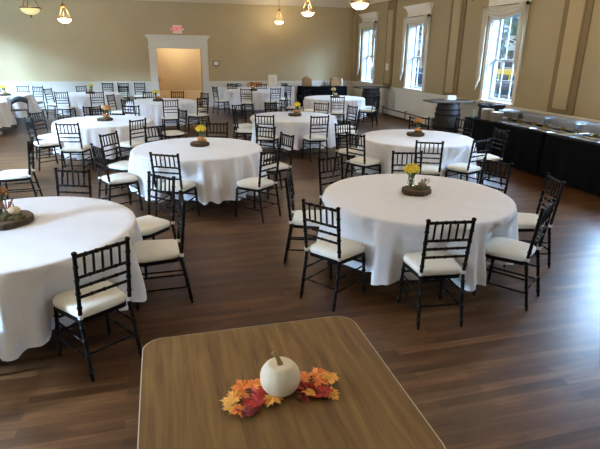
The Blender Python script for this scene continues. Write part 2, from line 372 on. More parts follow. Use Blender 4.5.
# ================================================================ chairs
def bamboo(p0, p1, r, rings, extra=()):
    """points and radii along a pole with raised bamboo-like rings"""
    p0, p1 = Vector(p0), Vector(p1); L = (p1-p0).length; pts, rad = [p0], [r]
    for t in rings:
        for dt, k in ((-.009, 1), (-.004, 1.32), (.004, 1.32), (.009, 1)):
            q = t+dt/L; pts.append(p0.lerp(p1, q)); rad.append(r*k)
    pts.append(p1); rad.append(r); return pts, rad
def make_chair():
    r = empty('chiavari_chair')
    # ivory cushion
    def outline(f, fw=.205, bw=.175, yf=.205, yb=-.175, n=10):
        pts = []
        for cx, cy, sx, sy, a0 in ((fw, yf, -1, -1, 0), (-fw, yf, 1, -1, 90), (-bw, yb, 1, 1, 180), (bw, yb, -1, 1, 270)):
            R = .10*f if cy > 0 else .05*f
            for k in range(n//2+1):
                a = radians(a0+90*k/(n//2)); pts.append((cx*f+sx*R+R*cos(a), cy*f+sy*R+R*sin(a)+(.012*f if cy > 0 else 0)*(1-abs((cx*f+sx*R+R*cos(a)))/fw)))
        return pts
    bm = B(); rings = []
    for f, z in ((.96, .426), (1.01, .434), (1.035, .452), (1.02, .470), (.96, .482), (.78, .490), (.4, .494)):
        rings.append([bm.verts.new((x, y, z)) for x, y in outline(f)])
    for a, b in zip(rings, rings[1:]):
        n = len(a)
        for k in range(n): bm.faces.new((a[k], a[(k+1) % n], b[(k+1) % n], b[k]))
    bm.faces.new(rings[0]); bm.faces.new(rings[-1])
    obj('seat_cushion', bm, M_ivory, r, True)
    bm = B(); prism(bm, outline(1.01), .398, .430); obj('seat_frame', bm, M_black, r)
    for s in (-1, 1):
        bm = B(); pts, rad = bamboo((s*.178, .178, .40), (s*.192, .205, 0), .0145, (.18, .42, .66, .9)); rad[-1] = .011; tube(bm, pts, rad); obj('leg', bm, M_black, r, True)
        bm = B(); a, ra = bamboo((s*.182, -.255, 0), (s*.176, -.188, .43), .0145, (.12, .4, .66, .88)); ra[0] = .011
        b, rb = bamboo((s*.176, -.188, .43), (s*.180, -.240, .905), .0145, (.2, .42, .62, .82))
        tube(bm, a+b[1:]+[(s*.180, -.2405, .908), (s*.180, -.2415, .918), (s*.180, -.2425, .925)], ra+rb[1:]+[.019, .019, .010]); obj('leg', bm, M_black, r, True)
        bm = B(); tube(bm, [(s*.176, -.190, .446), (s*.176, -.194, .474)], .0195, 8); obj('tie_strap', bm, M_tie, r)
    def yb(z): return -.188-(z-.43)*.052/.475
    bm = B()
    for z, rr in ((.892, .0125), (.742, .0105), (.672, .0105), (.600, .0105)):
        pts, rad = bamboo((-.178, yb(z), z), (.178, yb(z), z), rr, (.25, .5, .75) if z < .88 else (.2, .4, .6, .8)); tube(bm, pts, rad, 6)
    for k in range(5):
        x = -.120+.06*k; tube(bm, [(x, yb(.742), .742), (x, yb(.892), .892)], .0085, 6)
    obj('backrest', bm, M_black, r, True)
    def bars(name, prs):
        bm = B()
        for p, q in prs:
            pts, rad = bamboo(p, q, .0085, (.3, .7)); tube(bm, pts, rad, 6)
        obj(name, bm, M_black, r, True)
    for s in (-1, 1): bars('stretcher', [((s*.182, -.225, .16), (s*.187, .194, .16)), ((s*.184, -.215, .28), (s*.182, .186, .28))])
    bars('stretcher', [((-.184, .192, .20), (.184, .192, .20)), ((-.181, .185, .31), (.181, .185, .31))])
    bars('stretcher', [((-.182, -.225, .19), (.182, -.225, .19))])
    return r
TAB = dict(A=(2.38, 4.33), B=(.46, 7.35), C=(4.07, 7.56), D=(-1.2, 4.16), E=(2.74, 10.66), F=(-1.12, 10.61), G=(.01, 14.55),
           H=(5.12, 14.91), I=(3.08, 17.99), J=(-2.13, 17.25), K=(-4.72, 17.25), M=(-4.88, 14.95))
TN = dict(A='front right round table', B='second-row round table left of centre', C='right-hand table near the buffet', D='front left round table',
          E='middle table of the third row', F='left table of the third row', G='table before the doorway', H='table before the black bar table',
          I='back table before the framed sign', J='back left table by the wall', K='corner table at far left', M='table cut by the left edge')
CH = dict(A1=(2.06, 3.37, 83), A2=(2.9, 3.5, 126), A3=(3.56, 4.16, 162), A4=(3.5, 4.87, 198), A5=(2.89, 5.46, 256), A6=(1.99, 5.37, 293), A7=(1.41, 4.75, 341), A8=(1.39, 3.88, 35),
 B1=(.1, 6.38, 61), B3=(1.12, 6.29, 130), B4=(1.56, 7.27, 197), B5=(.82, 8.56, 252), B6=(1.46, 8.04, 221), B7=(-.01, 8.4, 303), B8=(-.6, 7.79, 325), B9=(-.63, 6.95, 26),
 C1=(3.71, 6.53, 64), C2=(4.35, 6.52, 109), C3=(5.14, 7.16, 177), C5=(4.69, 8.67, 243), C6=(5.3, 8.35, 205), C7=(3.03, 7.28, 27), C8=(3.14, 8.13, 297),
 D1=(-.57, 3.38, 124), D2=(-.13, 4.20, 182), D3=(-.24, 4.91, 221), D4=(-1.03, 5.29, 249), D6=(-1.5, 3.12, 78),
 E1=(2.0, 9.89, 66), E10=(2.67, 11.97, 300), E11=(3.6, 11.67, 232), E2=(2.92, 9.62, 94), E3=(1.83, 11.55, 300), E4=(1.73, 10.88, 345), E6=(4.02, 11.01, 194), E7=(3.81, 10.19, 156),
 F1=(-1.5, 9.38, 78), F2=(-.6, 9.62, 135), F3=(-2.15, 10.78, 332), F4=(-2.08, 10.0, 30), F5=(-1.37, 11.65, 294), F6=(-.73, 11.7, 255),
 G1=(.19, 13.39, 96), G2=(.92, 13.85, 125), G3=(1.02, 15.07, 209), G4=(.43, 15.64, 258), G5=(-.26, 15.66, 287), G7=(-.67, 13.51, 54), G8=(-1.12, 14.85, 335),
 H1=(4.81, 13.69, 68), H3=(5.87, 14.04, 137), H4=(6.2, 14.79, 175), H5=(4.76, 15.96, 310), H6=(4.07, 14.28, 9), H8=(3.9, 15.2, 340),
 I1=(2.75, 16.9, 75), I2=(3.64, 17.04, 105), I3=(2.0, 17.76, 19), I4=(4.25, 18.1, 203), I5=(2.65, 19.05, 286), I6=(3.6, 18.95, 251),
 J1=(-1.85, 16.2, 104), J2=(-2.71, 16.22, 80), J4=(-3.15, 17.35, 335), J6=(-2.4, 18.4, 310), J7=(-1.35, 18.15, 232),
 K5=(-3.95, 18.25, 245), K1=(-4.38, 18.5, 262), K4=(-5.0, 18.4, 283))
proto = None; seen = {}
yaw = radians(15.28)
def place_chair(u, v, deg, label, group):
    global proto
    if proto is None: proto = make_chair(); o = proto
    else: o = copy_tree(proto)
    o.location = (u, v, 0); o.rotation_euler = (0, 0, radians(deg-90)); tag(o, label, 'chair', group); return o
SECT = ['right', 'far right', 'far', 'far left', 'left', 'near left', 'near', 'near right']
for key, (u, v, a) in CH.items():
    t = TAB[key[0]]; du, dv = u-t[0], v-t[1]; x = du*cos(yaw)-dv*sin(yaw); y = du*sin(yaw)+dv*cos(yaw)
    x, y = du*cos(yaw)-dv*sin(yaw), du*sin(yaw)+dv*cos(yaw)
    seen.setdefault(key[0], []).append((key, math.degrees(math.atan2(y, x)) % 360))
SEC = {}
for t, L in seen.items():
    cand = sorted((min(abs((ang-45*s+180) % 360-180) for s in range(8)), k, ang) for k, ang in L); used = set()
    for _, k, ang in cand:
        s = min((s for s in range(8) if s not in used), key=lambda s: abs((ang-45*s+180) % 360-180)); used.add(s); SEC[k] = SECT[s]
for key, (u, v, a) in CH.items():
    sd = SEC[key]; back = {'near': ', back to the viewer', 'near left': '', 'near right': ''}.get(sd, '')
    place_chair(u, v, a, 'black chair with ivory cushion, %s side of the %s' % (sd, TN[key[0]]), 'black chairs around the round tables')
place_chair(-2.0, 7.5, 184, 'black chair standing apart at the left edge, between front left and third-row tables', 'black chairs around the round tables')
place_chair(.19, 10.78, 203, 'black chair seen edge-on in the gap between second-row and doorway tables', 'black chairs around the round tables')
for u, lab in ((-1.86, 'leftmost'), (-1.32, 'middle one'), (-.74, 'rightmost, next to the doorway casing,')):
    place_chair(u, 19.93, 270, '%s of three black chairs standing along the back wall' % lab, 'black chairs along the back wall')

# ================================================================ round tables, cloths, centrepieces
def make_table():
    r = empty('round_table')
    bm = B(); lathe(bm, [(.88, .722), (.905, .724), (.905, .750), (.88, .752)], 48); obj('tabletop', bm, M_ply, r)
    for k in range(4):
        a = pi/4+k*pi/2; bm = B(); tube(bm, [(.45*cos(a), .45*sin(a), .722), (.50*cos(a), .50*sin(a), .02), (.50*cos(a), .50*sin(a), 0)], [.016, .016, .02]); obj('leg', bm, M_steel, r)
    bm = B()
    for k in range(4):
        a = pi/4+k*pi/2; b = a+pi/2; tube(bm, [(.45*cos(a), .45*sin(a), .70), (.45*cos(b), .45*sin(b), .70)], .012, 6); tube(bm, [(.49*cos(a), .49*sin(a), .2), (.49*cos(b), .49*sin(b), .2)], .01, 6)
    obj('brace', bm, M_steel, r)
    return r
def cloth(seed, flare=.06, hem=.20, chairs=()):
    rnd = random.Random(seed); bm = B(); n = 216
    ph = [rnd.uniform(0, 6.28) for _ in range(6)]; ks = [17, 23, 31, 9, 41, 5]; am = [.34, .36, .36, .16, .24, .12]
    def fold(a): return max(-1.15, sum(m*sin(k*a+p+.5*sin(3*a+p)) for m, k, p in zip(am, ks, ph)))
    rings = []; prof = [(.0, .758), (.3, .758), (.6, .758), (.86, .758), (.908, .757), (.918, .751), (.922, .738), (.925, .70), (.929, .64), (.934, .56), (.94, .47), (.947, .38), (.953, .30), (.957, .25), (.96, .225)]
    c = bm.verts.new((0, 0, .758))
    for i, (r, z) in enumerate(prof[1:]):
        q = max(0, (.745-z)/.52); ring = []
        for k in range(n):
            a = 2*pi*k/n; f = fold(a); rr = r+q*(flare-.0)*.9+.095*(f-.3*f*f)*q**.55+.008*abs(f)*min(1, q*6)
            zz = z-(q**1.5)*(.012*f) - (.225-hem)*q
            for cx, cy, ca in chairs:      # the skirt hangs inside the front edge of a seat pushed against it
                fx, fy = cos(ca), sin(ca); lat = abs(-(rr*cos(a)-cx)*fy+(rr*sin(a)-cy)*fx); dn = -(cos(a)*fx+sin(a)*fy)
                if dn > .3 and lat < .34:
                    lim = (-(cx*fx+cy*fy)-.235)/dn; k_ = min(1, max(0, (.34-lat)/.10))*min(1, max(0, (.70-zz)/.16))
                    if rr > lim: rr += (max(lim, .62)-rr)*k_
            rr = min(rr, 1.03 if flare < .1 else 1.2)
            if z > .69: rr = max(rr, min(r, .912))
            ring.append(bm.verts.new((rr*cos(a), rr*sin(a), zz)))
        rings.append(ring)
    for k in range(n): bm.faces.new((c, rings[0][k], rings[0][(k+1) % n]))
    for a, b in zip(rings, rings[1:]):
        for k in range(n): bm.faces.new((a[k], a[(k+1) % n], b[(k+1) % n], b[k]))
    return bm
M_barkw = mat('wood_slice_bark', (74, 58, 42), .9, noise=.4, nscale=30, bump=.6, bscale=40)
M_cut = mat('wood_slice_face', (96, 80, 60), .8, noise=.2, nscale=12)
M_moss = mat('dried_moss', (98, 96, 64), .95, noise=.4, nscale=40)
M_gourdo = mat('orange_gourd_skin', (206, 134, 76), .5, noise=.1, nscale=10)
M_gourdw = mat('cream_gourd_skin', (214, 188, 146), .5, noise=.1, nscale=10)
M_stem = mat('green_stem', (70, 96, 48), .7); M_stemb = mat('dry_brown_stem', (110, 84, 48), .8, noise=.2)
FL = dict(yellow=mat('yellow_petals', (240, 220, 70), .6, noise=.12, nscale=60), orange=mat('orange_petals', (198, 136, 84), .7, noise=.25, nscale=50), cream=mat('cream_petals', (206, 180, 130), .7, noise=.2, nscale=50), brown=mat('brown_petals', (134, 88, 56), .8, noise=.25, nscale=50))
M_fc = mat('flower_centre', (220, 180, 40), .8)
def wood_slice():
    r = empty('wood_slice'); rnd = random.Random(3); ph = [rnd.uniform(0, 6) for _ in range(4)]
    f = lambda a, z: 1+.04*sin(2*a+ph[0])+.03*sin(5*a+ph[1])+.012*sin(13*a+ph[2])
    bm = B(); lathe(bm, [(.132, 0), (.142, .008), (.144, .026), (.138, .036)], 48, f=f); obj('bark', bm, M_barkw, r, False)
    bm = B(); lathe(bm, [(.134, .0361), (.130, .039), (.04, .0395), (.01, .0395)], 48, f=f); obj('cut_face', bm, M_cut, r)
    return r
def moss_clump():
    bm = B(); rnd = random.Random(11)
    for k in range(60):
        a = rnd.uniform(0, 6.28); q = rnd.uniform(0, 1)**.5*.085; s = rnd.uniform(.010, .018)
        bmesh.ops.create_icosphere(bm, subdivisions=1, radius=s, matrix=Matrix.Translation((q*cos(a), q*.7*sin(a), s*.5+.022*(1-q/.09)*rnd.uniform(.3, 1))))
    return bm
def gourd(rad, sq, mt, name='mini_pumpkin', n=40, ribs=8):
    r = empty(name); bm = B(); prof = []
    for i in range(13):
        t = -pi/2+pi*i/12; prof.append((max(.004, rad*cos(t)**.85 if cos(t) > 0 else .004), rad*sq*(1+sin(t))-(.012*rad*10*max(0, sin(t)-.8))))
    lathe(bm, prof, n, f=lambda a, z: 1-.07*abs(cos(a*ribs/2))**6); obj('skin', bm, mt, r, True)
    bm = B(); z = rad*sq*2*.92; tube(bm, [(0, 0, z-.006), (rad*.05, 0, z+rad*.25), (rad*.25, 0, z+rad*.55)], [rad*.14, rad*.09, rad*.08], 8); obj('stalk', bm, M_stemb, r, True)
    return r
def jar():
    bm = B(); lathe(bm, [(.030, .001), (.036, .004), (.037, .075), (.031, .092), (.027, .098), (.028, .114)], 20); o = obj('glass_jar', bm, M_jar, None, True); return o
def bouquet(kind):
    r = empty('flower_bunch'); rnd = random.Random(5); bs = B(); bp = B(); bc = B()
    for k in range(22):
        a = k*2.4; cz = 1-1.45*(k+.5)/22; sr = math.sqrt(1-cz*cz); hx, hy, hz = .044*sr*cos(a), .044*sr*sin(a), .150+.034*cz+rnd.uniform(-.004, .004)
        tube(bs, [(hx*.15, hy*.15, .012), (hx*.5, hy*.5, .10), (hx, hy, hz)], .0016, 5)
        nrm = Vector((sr*cos(a), sr*sin(a), cz+.25)).normalized(); rot = nrm.to_track_quat('Z', 'Y').to_matrix()
        for j in range(9):
            b = 2*pi*j/9; p0 = Vector((hx, hy, hz)); e = rot @ Vector((cos(b), sin(b), .25)); sd = rot @ Vector((-sin(b), cos(b), 0))
            vs = [bp.verts.new(p0+x) for x in (e*.003, e*.012+sd*.006, e*.021, e*.012-sd*.006)]; bp.faces.new(vs)
        bmesh.ops.create_icosphere(bc, subdivisions=1, radius=.0055, matrix=Matrix.Translation(Vector((hx, hy, hz))+nrm*.003))
    for k in range(7):
        a = k*.9; p = Vector((.018*cos(a), .018*sin(a), .10)); q = Vector((.035*cos(a), .035*sin(a), .135)); w_ = Vector((-sin(a), cos(a), 0))*.008
        m_ = (p+q)/2; bs.faces.new([bs.verts.new(x) for x in (p, m_+w_, q, m_-w_)])
    obj('stems', bs, M_stem, r); o = obj('petals', bp, FL[kind], r); o.modifiers.new('t', 'SOLIDIFY').thickness = .0012; obj('flower_centres', bc, M_fc, r)
    return r
P_table = P_slice = P_jar = P_moss = None; P_b = {}; P_g = {}
CP = dict(A=(2.40, 4.38, 'yellow', 'moss'), B=(.50, 7.50, 'yellow', 'orange'), C=(4.12, 7.72, 'orange', 'orange'), D=(-1.27, 4.30, 'brown', 'cream'), E=(2.78, 10.72, 'yellow', 'orange'),
          F=(-1.10, 10.63, 'orange', 'orange'), G=(-.09, 14.56, 'yellow', 'orange'), H=(5.15, 14.95, 'cream', 'cream'), I=(3.15, 17.95, 'brown', 'orange'), J=(-2.14, 17.35, 'yellow', 'orange'), K=(-4.42, 16.9, 'yellow', 'orange'), M=(-4.9, 15.1, 'yellow', 'orange'))
for i, (k, (tu, tv)) in enumerate(TAB.items()):
    if P_table is None: t = P_table = make_table()
    else: t = copy_tree(P_table)
    t.location = (tu, tv, 0); tag(t, 'round folding table hidden under white cloth, the %s' % TN[k], 'table', 'round banquet tables')
    fl = .12 if k in 'KM' else .035
    c = obj('tablecloth', cloth(40+i, fl, .20 if k not in 'KM' else .17, [(u_-tu, v_-tv, radians(a_)) for q_, (u_, v_, a_) in CH.items() if q_[0] == k]+([(-4.18-tu, 14.02-tv, pi/2)] if k == 'M' else [])), M_cloth, None, True); c.location = (tu, tv, 0)
    tag(c, 'white floor-length round cloth over the %s' % TN[k], 'tablecloth', 'white round tablecloths')
    cu, cv, fc, gc = CP[k]; Z = .759; first = P_slice is None
    big = 1.35 if k == 'D' else (1.0 if i < 5 else 1.0)
    if first: s = P_slice = wood_slice()
    else: s = copy_tree(P_slice)
    s.location = (cu, cv, Z); s.rotation_euler = (0, 0, i*1.3); s.scale = (big, big, 1.35); tag(s, 'dark wood slice with bark rim on the %s' % TN[k], 'wood slice', 'wood slice centrepieces')
    zt = Z+.0534
    if first: j = P_jar = jar()
    else: j = P_jar.copy(); COL.objects.link(j)
    ju, jv = cu+{'B': .03, 'C': .06, 'E': .06, 'F': .05, 'J': .05}.get(k, -.042*big), cv+.045*big; j.location = (ju, jv, zt); tag(j, 'small clear glass jar on the wood slice, %s' % TN[k], 'jar', 'glass flower jars')
    if fc in P_b: b = copy_tree(P_b[fc])
    else: b = P_b[fc] = bouquet(fc)
    b.location = (ju, jv, zt); b.rotation_euler = (0, 0, i); b.scale = (1.5, 1.5, 1.25)
    tag(b, 'bunch of small %s flowers in a jar on the %s' % (fc, TN[k]), 'flowers', 'flower bunches')
    if P_moss is None: m_ = P_moss = obj('dried_moss', moss_clump(), M_moss, None, True)
    else: m_ = P_moss.copy(); COL.objects.link(m_)
    m_.location = (cu+.035, cv-.035, zt); m_.rotation_euler = (0, 0, i*.9); m_.scale = (big, big, 1); tag(m_, 'clump of dried moss on the wood slice of the %s' % TN[k], 'moss', 'moss clumps', 'stuff')
    if gc != 'moss':
        if gc in P_g: g = copy_tree(P_g[gc])
        else: g = P_g[gc] = gourd(.042, .68, M_gourdo if gc == 'orange' else M_gourdw)
        gd = Vector((.0, -.03)) if k != 'D' else Vector((.055, -.01))
        g.location = (cu+gd.x+.01, cv+gd.y, zt+.022); g.rotation_euler = (0, 0, i*.7); g.scale = (1.1, 1.1, 1.1)
        tag(g, 'mini %s pumpkin nestled in moss on the %s' % (gc, TN[k]), 'pumpkin', 'mini pumpkins on wood slices')
        if i in (1, 2, 4, 5):
            g2 = copy_tree(P_g['orange']); g2.location = (cu+.075, cv-.03, zt+.01); g2.scale = (.7, .7, .75); g2.rotation_euler = (0, 0, 2+i)
            tag(g2, 'smaller orange pumpkin at the wood slice edge, %s' % TN[k], 'pumpkin', 'mini pumpkins on wood slices')
    else:
        bm = B(); rnd = random.Random(2)
        for q in range(9):
            a = rnd.uniform(-1, 1.5); x0 = rnd.uniform(-.03, .04); pts = [(x0+.05*sin(t*2.2)*cos(a), .05*sin(t*2.2)*sin(a), .03+.07*sin(t*1.6)*(.6+.4*rnd.random())) for t in [0, .3, .6, .9, 1.2, 1.5]]
            tube(bm, pts, .0018, 5)
        tw = obj('curly_twigs', bm, M_stemb); tw.location = (cu+.05, cv-.02, zt); tag(tw, 'curly dry twigs beside the yellow flowers on the front right table', 'twigs')
        g = gourd(.038, .7, mat('grey_brown_gourd', (150, 132, 104), .7, noise=.2, nscale=20)); g.location = (cu+.04, cv-.03, zt+.02); tag(g, 'small grey-brown gourd in moss on the front right table', 'gourd')
    if k == 'D':
        bm = B(); rnd = random.Random(9)
        for q in range(7):
            a = q*.5-1.4; e = Vector((.05*sin(a), .01*cos(q), .10+.02*rnd.random())); tube(bm, [(0, 0, 0), tuple(e*.6), tuple(e)], [.002, .004, .001], 5)
            for z in (.5, .7, .85, 1.0): bmesh.ops.create_icosphere(bm, subdivisions=1, radius=.008, matrix=Matrix.Translation(e*z))
        sp = obj('dried_flower_sprig', bm, mat('dusty_brown_flower', (140, 92, 74), .9, noise=.2)); sp.location = (cu+.0, cv+.03, zt+.01); tag(sp, 'dusty brown dried sprig behind the cream pumpkin on the front left table', 'dried flowers')

# ================================================================ foreground table with pumpkin and leaves
def table_mat():
    m = mat('laminate_wood_grain', (118, 92, 56), .5, spec=.3); nt = m.node_tree; b = nt.nodes['Principled BSDF']
    tc = nt.nodes.new('ShaderNodeTexCoord'); mp = nt.nodes.new('ShaderNodeMapping'); mp.inputs['Scale'].default_value = (22, 1.5, 1); nt.links.new(tc.outputs['Object'], mp.inputs[0])
    n = nt.nodes.new('ShaderNodeTexNoise'); n.inputs['Scale'].default_value = 1.3; n.inputs['Detail'].default_value = 7; n.inputs['Roughness'].default_value = .6; n.inputs['Distortion'].default_value = .5; nt.links.new(mp.outputs[0], n.inputs['Vector'])
    r = nt.nodes.new('ShaderNodeValToRGB'); e = r.color_ramp.elements; e[0].position = .3; e[0].color = (*lin((94, 65, 31)), 1); e[1].position = .72; e[1].color = (*lin((136, 102, 56)), 1)
    nt.links.new(n.outputs[0], r.inputs[0]); nt.links.new(r.outputs[0], b.inputs['Base Color']); return m
T = empty('square_table', (.3585, 1.702, 0), 0, 'square wood-grain table with rounded corners and white edge in the foreground', 'table')
def rrect(hx, hy, R, n=10):
    return [(sx*(hx-R)+R*cos(radians(a0+90*k/n)), sy*(hy-R)+R*sin(radians(a0+90*k/n))) for sx, sy, a0 in ((1, 1, 0), (-1, 1, 90), (-1, -1, 180), (1, -1, 270)) for k in range(n+1)]
bm = B(); prism(bm, rrect(.530, .530, .095), .757, .7605); obj('tabletop', bm, table_mat(), T)
bm = B(); prism(bm, rrect(.534, .534, .098), .728, .759); obj('edge_band', bm, mat('white_edge_band', (206, 196, 176), .4), T)
for sx in (-1, 1):
    for sy in (-1, 1):
        bm = B(); tube(bm, [(sx*.42, sy*.42, .728), (sx*.46, sy*.46, .02), (sx*.46, sy*.46, 0)], [.02, .016, .02], 12); obj('leg', bm, M_steel, T, True)
bm = B(); box(bm, -.42, .42, -.43, -.41, .69, .728); box(bm, -.42, .42, .41, .43, .69, .728); box(bm, -.43, -.41, -.41, .41, .69, .728); box(bm, .41, .43, -.41, .41, .69, .728); obj('apron', bm, M_steel, T)
M_wp = mat('white_pumpkin_skin', (230, 214, 182), .5, noise=.05, nscale=8, bump=.15, bscale=30)
pk = empty('white_pumpkin', (.385, 1.690, .762), radians(20), 'round white pumpkin with a tan stem between autumn leaves on the foreground table', 'pumpkin')
bm = B(); prof = []
for i in range(25):
    t = -pi/2+pi*i/24; rr = .083*cos(t)**.80 if cos(t) > 1e-4 else .003; z = .074+.074*sin(t)
    if sin(t) > .86: z -= (sin(t)-.86)*.09
    prof.append((max(.004, rr), z))
lathe(bm, prof, 96, f=lambda a, z: 1-.022*abs(cos(a*6))**8); obj('skin', bm, M_wp, pk, True)
bm = B(); tube(bm, [(0, 0, .126), (-.003, .002, .146), (-.012, .006, .170), (-.023, .010, .188), (-.026, .011, .192)], [.016, .0105, .0085, .009, .0105], 7); obj('stem', bm, mat('pumpkin_stem', (150, 124, 78), .8, noise=.25, nscale=40), pk, True)
LP = [(0, 1.0), (.10, .72), (.22, .80), (.20, .50), (.52, .72), (.50, .56), (.86, .52), (.66, .34), (.74, .22), (.40, .06), (.56, -.18), (.30, -.16), (.30, -.36), (.05, -.22)]
LPTS = [(x, y) for x, y in LP]+[(-x, y) for x, y in LP[::-1] if x > 0]
def leaf(u, v, z, rz, s, col, label, tilt):
    rnd = random.Random(int(u*1000+v*77)); bm = B(); c0 = bm.verts.new((0, .12*s, .006)); ring = []
    for x, y in LPTS:
        rr = math.hypot(x, y); ring.append(bm.verts.new((x*s, y*s, .008*sin(x*4+rnd.random())*rr+.006+.004*rnd.random())))
    for k in range(len(ring)): bm.faces.new((c0, ring[k], ring[(k+1) % len(ring)]))
    e = empty('maple_leaf', (u, v, z), rz, label, 'leaf', 'autumn maple leaves'); e.rotation_euler = (tilt[0], tilt[1], rz)
    o = obj('leaf_blade', bm, col, e); md = o.modifiers.new('t', 'SOLIDIFY'); md.thickness = .0012
    bm = B(); tube(bm, [(0, -.18*s, .005), (.03*s, -.45*s, .004), (.02*s, -.65*s, .006)], .0011, 5); obj('leaf_stem', bm, mat('leaf_stem_green', (120, 90, 40), .7), e)
MO = mat('orange_leaf', (226, 110, 40), .6, rgb2=(240, 150, 60), nscale=18); MR = mat('red_leaf', (150, 24, 14), .6, rgb2=(200, 50, 22), nscale=16)
MD = mat('dark_red_leaf', (96, 12, 12), .6, rgb2=(146, 26, 18), nscale=16); MY = mat('golden_leaf', (226, 150, 50), .6, rgb2=(240, 184, 84), nscale=18)
LV = [(.500, 1.660, 'D', 'dark red maple leaf in the middle of the right pile'), (.560, 1.655, 'R', 'red maple leaf between the orange and dark red ones on the right'), (.513, 1.741, 'O', 'orange maple leaf behind the pumpkin on its right'), (.565, 1.699, 'O', 'orange maple leaf in the middle of the right pile'), (.643, 1.696, 'Y', 'golden maple leaf at the upper right tip of the right pile'),
 (.61, 1.622, 'Y', 'golden maple leaf at the right end of the right pile'), (.464, 1.625, 'D', 'dark red maple leaf touching the pumpkin on its right'), (.538, 1.614, 'D', 'dark red maple leaf at the front of the right pile'),
 (.505, 1.63, 'Y', 'small golden maple leaf between the two dark red ones on the right'), (.570, 1.600, 'R', 'red maple leaf at the lower right of the right pile'), (.575, 1.743, 'O', 'orange maple leaf at the back edge of the right pile'), (.47, 1.700, 'R', 'red maple leaf tucked behind the pumpkin on the right'),
 (.271, 1.746, 'O', 'orange maple leaf at the back of the left pile'), (.198, 1.7, 'O', 'orange maple leaf at the left middle of the left pile'), (.165, 1.650, 'Y', 'golden maple leaf at the left edge of the left pile'), (.140, 1.620, 'Y', 'golden maple leaf at the far left tip of the left pile'),
 (.241, 1.607, 'R', 'red maple leaf in the centre front of the left pile'), (.225, 1.564, 'D', 'dark red maple leaf lowest in the left pile'), (.285, 1.617, 'R', 'red maple leaf in front of the golden one beside the pumpkin'), (.335, 1.632, 'Y', 'golden maple leaf touching the pumpkin at lower left'),
 (.312, 1.726, 'D', 'dark red maple leaf behind the pumpkin on its left'), (.191, 1.604, 'O', 'orange maple leaf at lower left of the left pile'), (.236, 1.727, 'O', 'orange maple leaf at the upper left of the left pile'), (.290, 1.665, 'R', 'red maple leaf in the middle of the left pile beside the pumpkin')]
for i, (u, v, c, lab) in enumerate(LV):
    rnd = random.Random(i*3+1); s = .058 if 'small' not in lab else .04
    cu_ = .385; k_ = .89 if u < .2 else .92 if u > .58 else .96; u = cu_+(u-cu_)*k_; v += .008
    leaf(u, v, .762+.0035*(i % 5)+.002, rnd.uniform(0, 6.28), s, {'O': MO, 'R': MR, 'D': MD, 'Y': MY}[c], lab, (rnd.uniform(-.12, .12), rnd.uniform(-.12, .12)))

# ================================================================ pendants
M_bowl_on = mat('lit_alabaster_glass', (255, 236, 200), .4, emit=(255, 226, 176), estr=5.0)
M_bowl_dim = mat('pale_alabaster_glass', (236, 226, 170), .4, emit=(236, 222, 150), estr=.65)
def pendant(u, v, z, R_, lit, label, rim=1.0):
    e = empty('pendant_lamp', (u, v, z), 0, label, 'lamp', 'bowl pendant lamps')
    bm = B(); prof = [(.012, -.135)]+[(R_*sin(radians(a)), -.135*cos(radians(a))) for a in range(12, 90, 11)]+[(R_, .0), (R_*.95, .004)]; lathe(bm, prof, 40); obj('glass_bowl', bm, M_bowl_on if lit else M_bowl_dim, e, True)
    bm = B(); lathe(bm, [(R_*.98, -.012), (R_*1.10*rim, -.010), (R_*1.14*rim, .008), (R_*1.04, .018), (R_*.98, .014)], 40); obj('rim_ring', bm, M_bronze, e, True)
    bm = B(); lathe(bm, [(.008, -.20), (.016, -.185), (.024, -.165), (.014, -.145), (.03, -.128)], 14); obj('finial', bm, M_bronze, e, True)
    bm = B(); lathe(bm, [(.02, .30), (.05, .33), (.055, .36), (.03, .39), (.012, .42)], 16); obj('hub', bm, M_bronze, e, True)
    for k in range(3):
        a = .5+k*2*pi/3; bm = B(); p = Vector((R_*cos(a), R_*sin(a), .01)); q = Vector((.04*cos(a), .04*sin(a), .34))
        tube(bm, [tuple(p.lerp(q, t/14)+Vector((0, 0, .0))) for t in range(15)], [.006+.004*(t % 2) for t in range(15)], 6); obj('chain', bm, M_bronze, e)
    bm = B(); tube(bm, [(0, 0, .40), (0, 0, CEIL-z-.03)], .008, 8); obj('rod', bm, M_bronze, e)
    bm = B(); lathe(bm, [(.02, CEIL-z-.06), (.065, CEIL-z-.03), (.07, CEIL-z)], 20); obj('ceiling_canopy', bm, M_bronze, e, True)
    l = bpy.data.lights.new('bulb', 'POINT'); l.energy = LAMP*(1.6 if v < 10 else .4 if v > 19 else .8 if lit else .2); l.color = (1, .80, .54); l.shadow_soft_size = .1
    o = bpy.data.objects.new('bulb', l); COL.objects.link(o); o.location = (u, v, z+.13)
pendant(-2.63, 13.06, 2.92, .20, False, 'pendant lamp with dark rim and pale bowl, leftmost and nearest on the left')
pendant(-2.53, 16.9, 2.91, .19, True, 'brightly lit brass pendant lamp, second from the left')
pendant(4.40, 19.35, 3.13, .17, True, 'small lit pendant lamp nearest the back wall, right of the doorway')
pendant(4.44, 15.64, 3.2, .19, True, 'lit brass pendant lamp in the middle of the right row')
pendant(4.26, 10.94, 3.08, .19, True, 'bright bowl pendant lamp nearest the viewer, beside the far window')

for u_, v_, sd in ((-2.6, 9.2, 'left'), (-2.6, 5.4, 'left'), (-2.6, 1.6, 'left'), (4.4, 6.9, 'right'), (4.4, 3.1, 'right')):  # both rows continued out of view, added for warm light from above
    pendant(u_, v_, 3.0, .20, True, 'lit bowl pendant lamp added out of view in the %s row, %s of its row' % (sd, {9.2: 'furthest', 5.4: 'middle', 1.6: 'nearest', 6.9: 'further', 3.1: 'nearer'}[v_]))
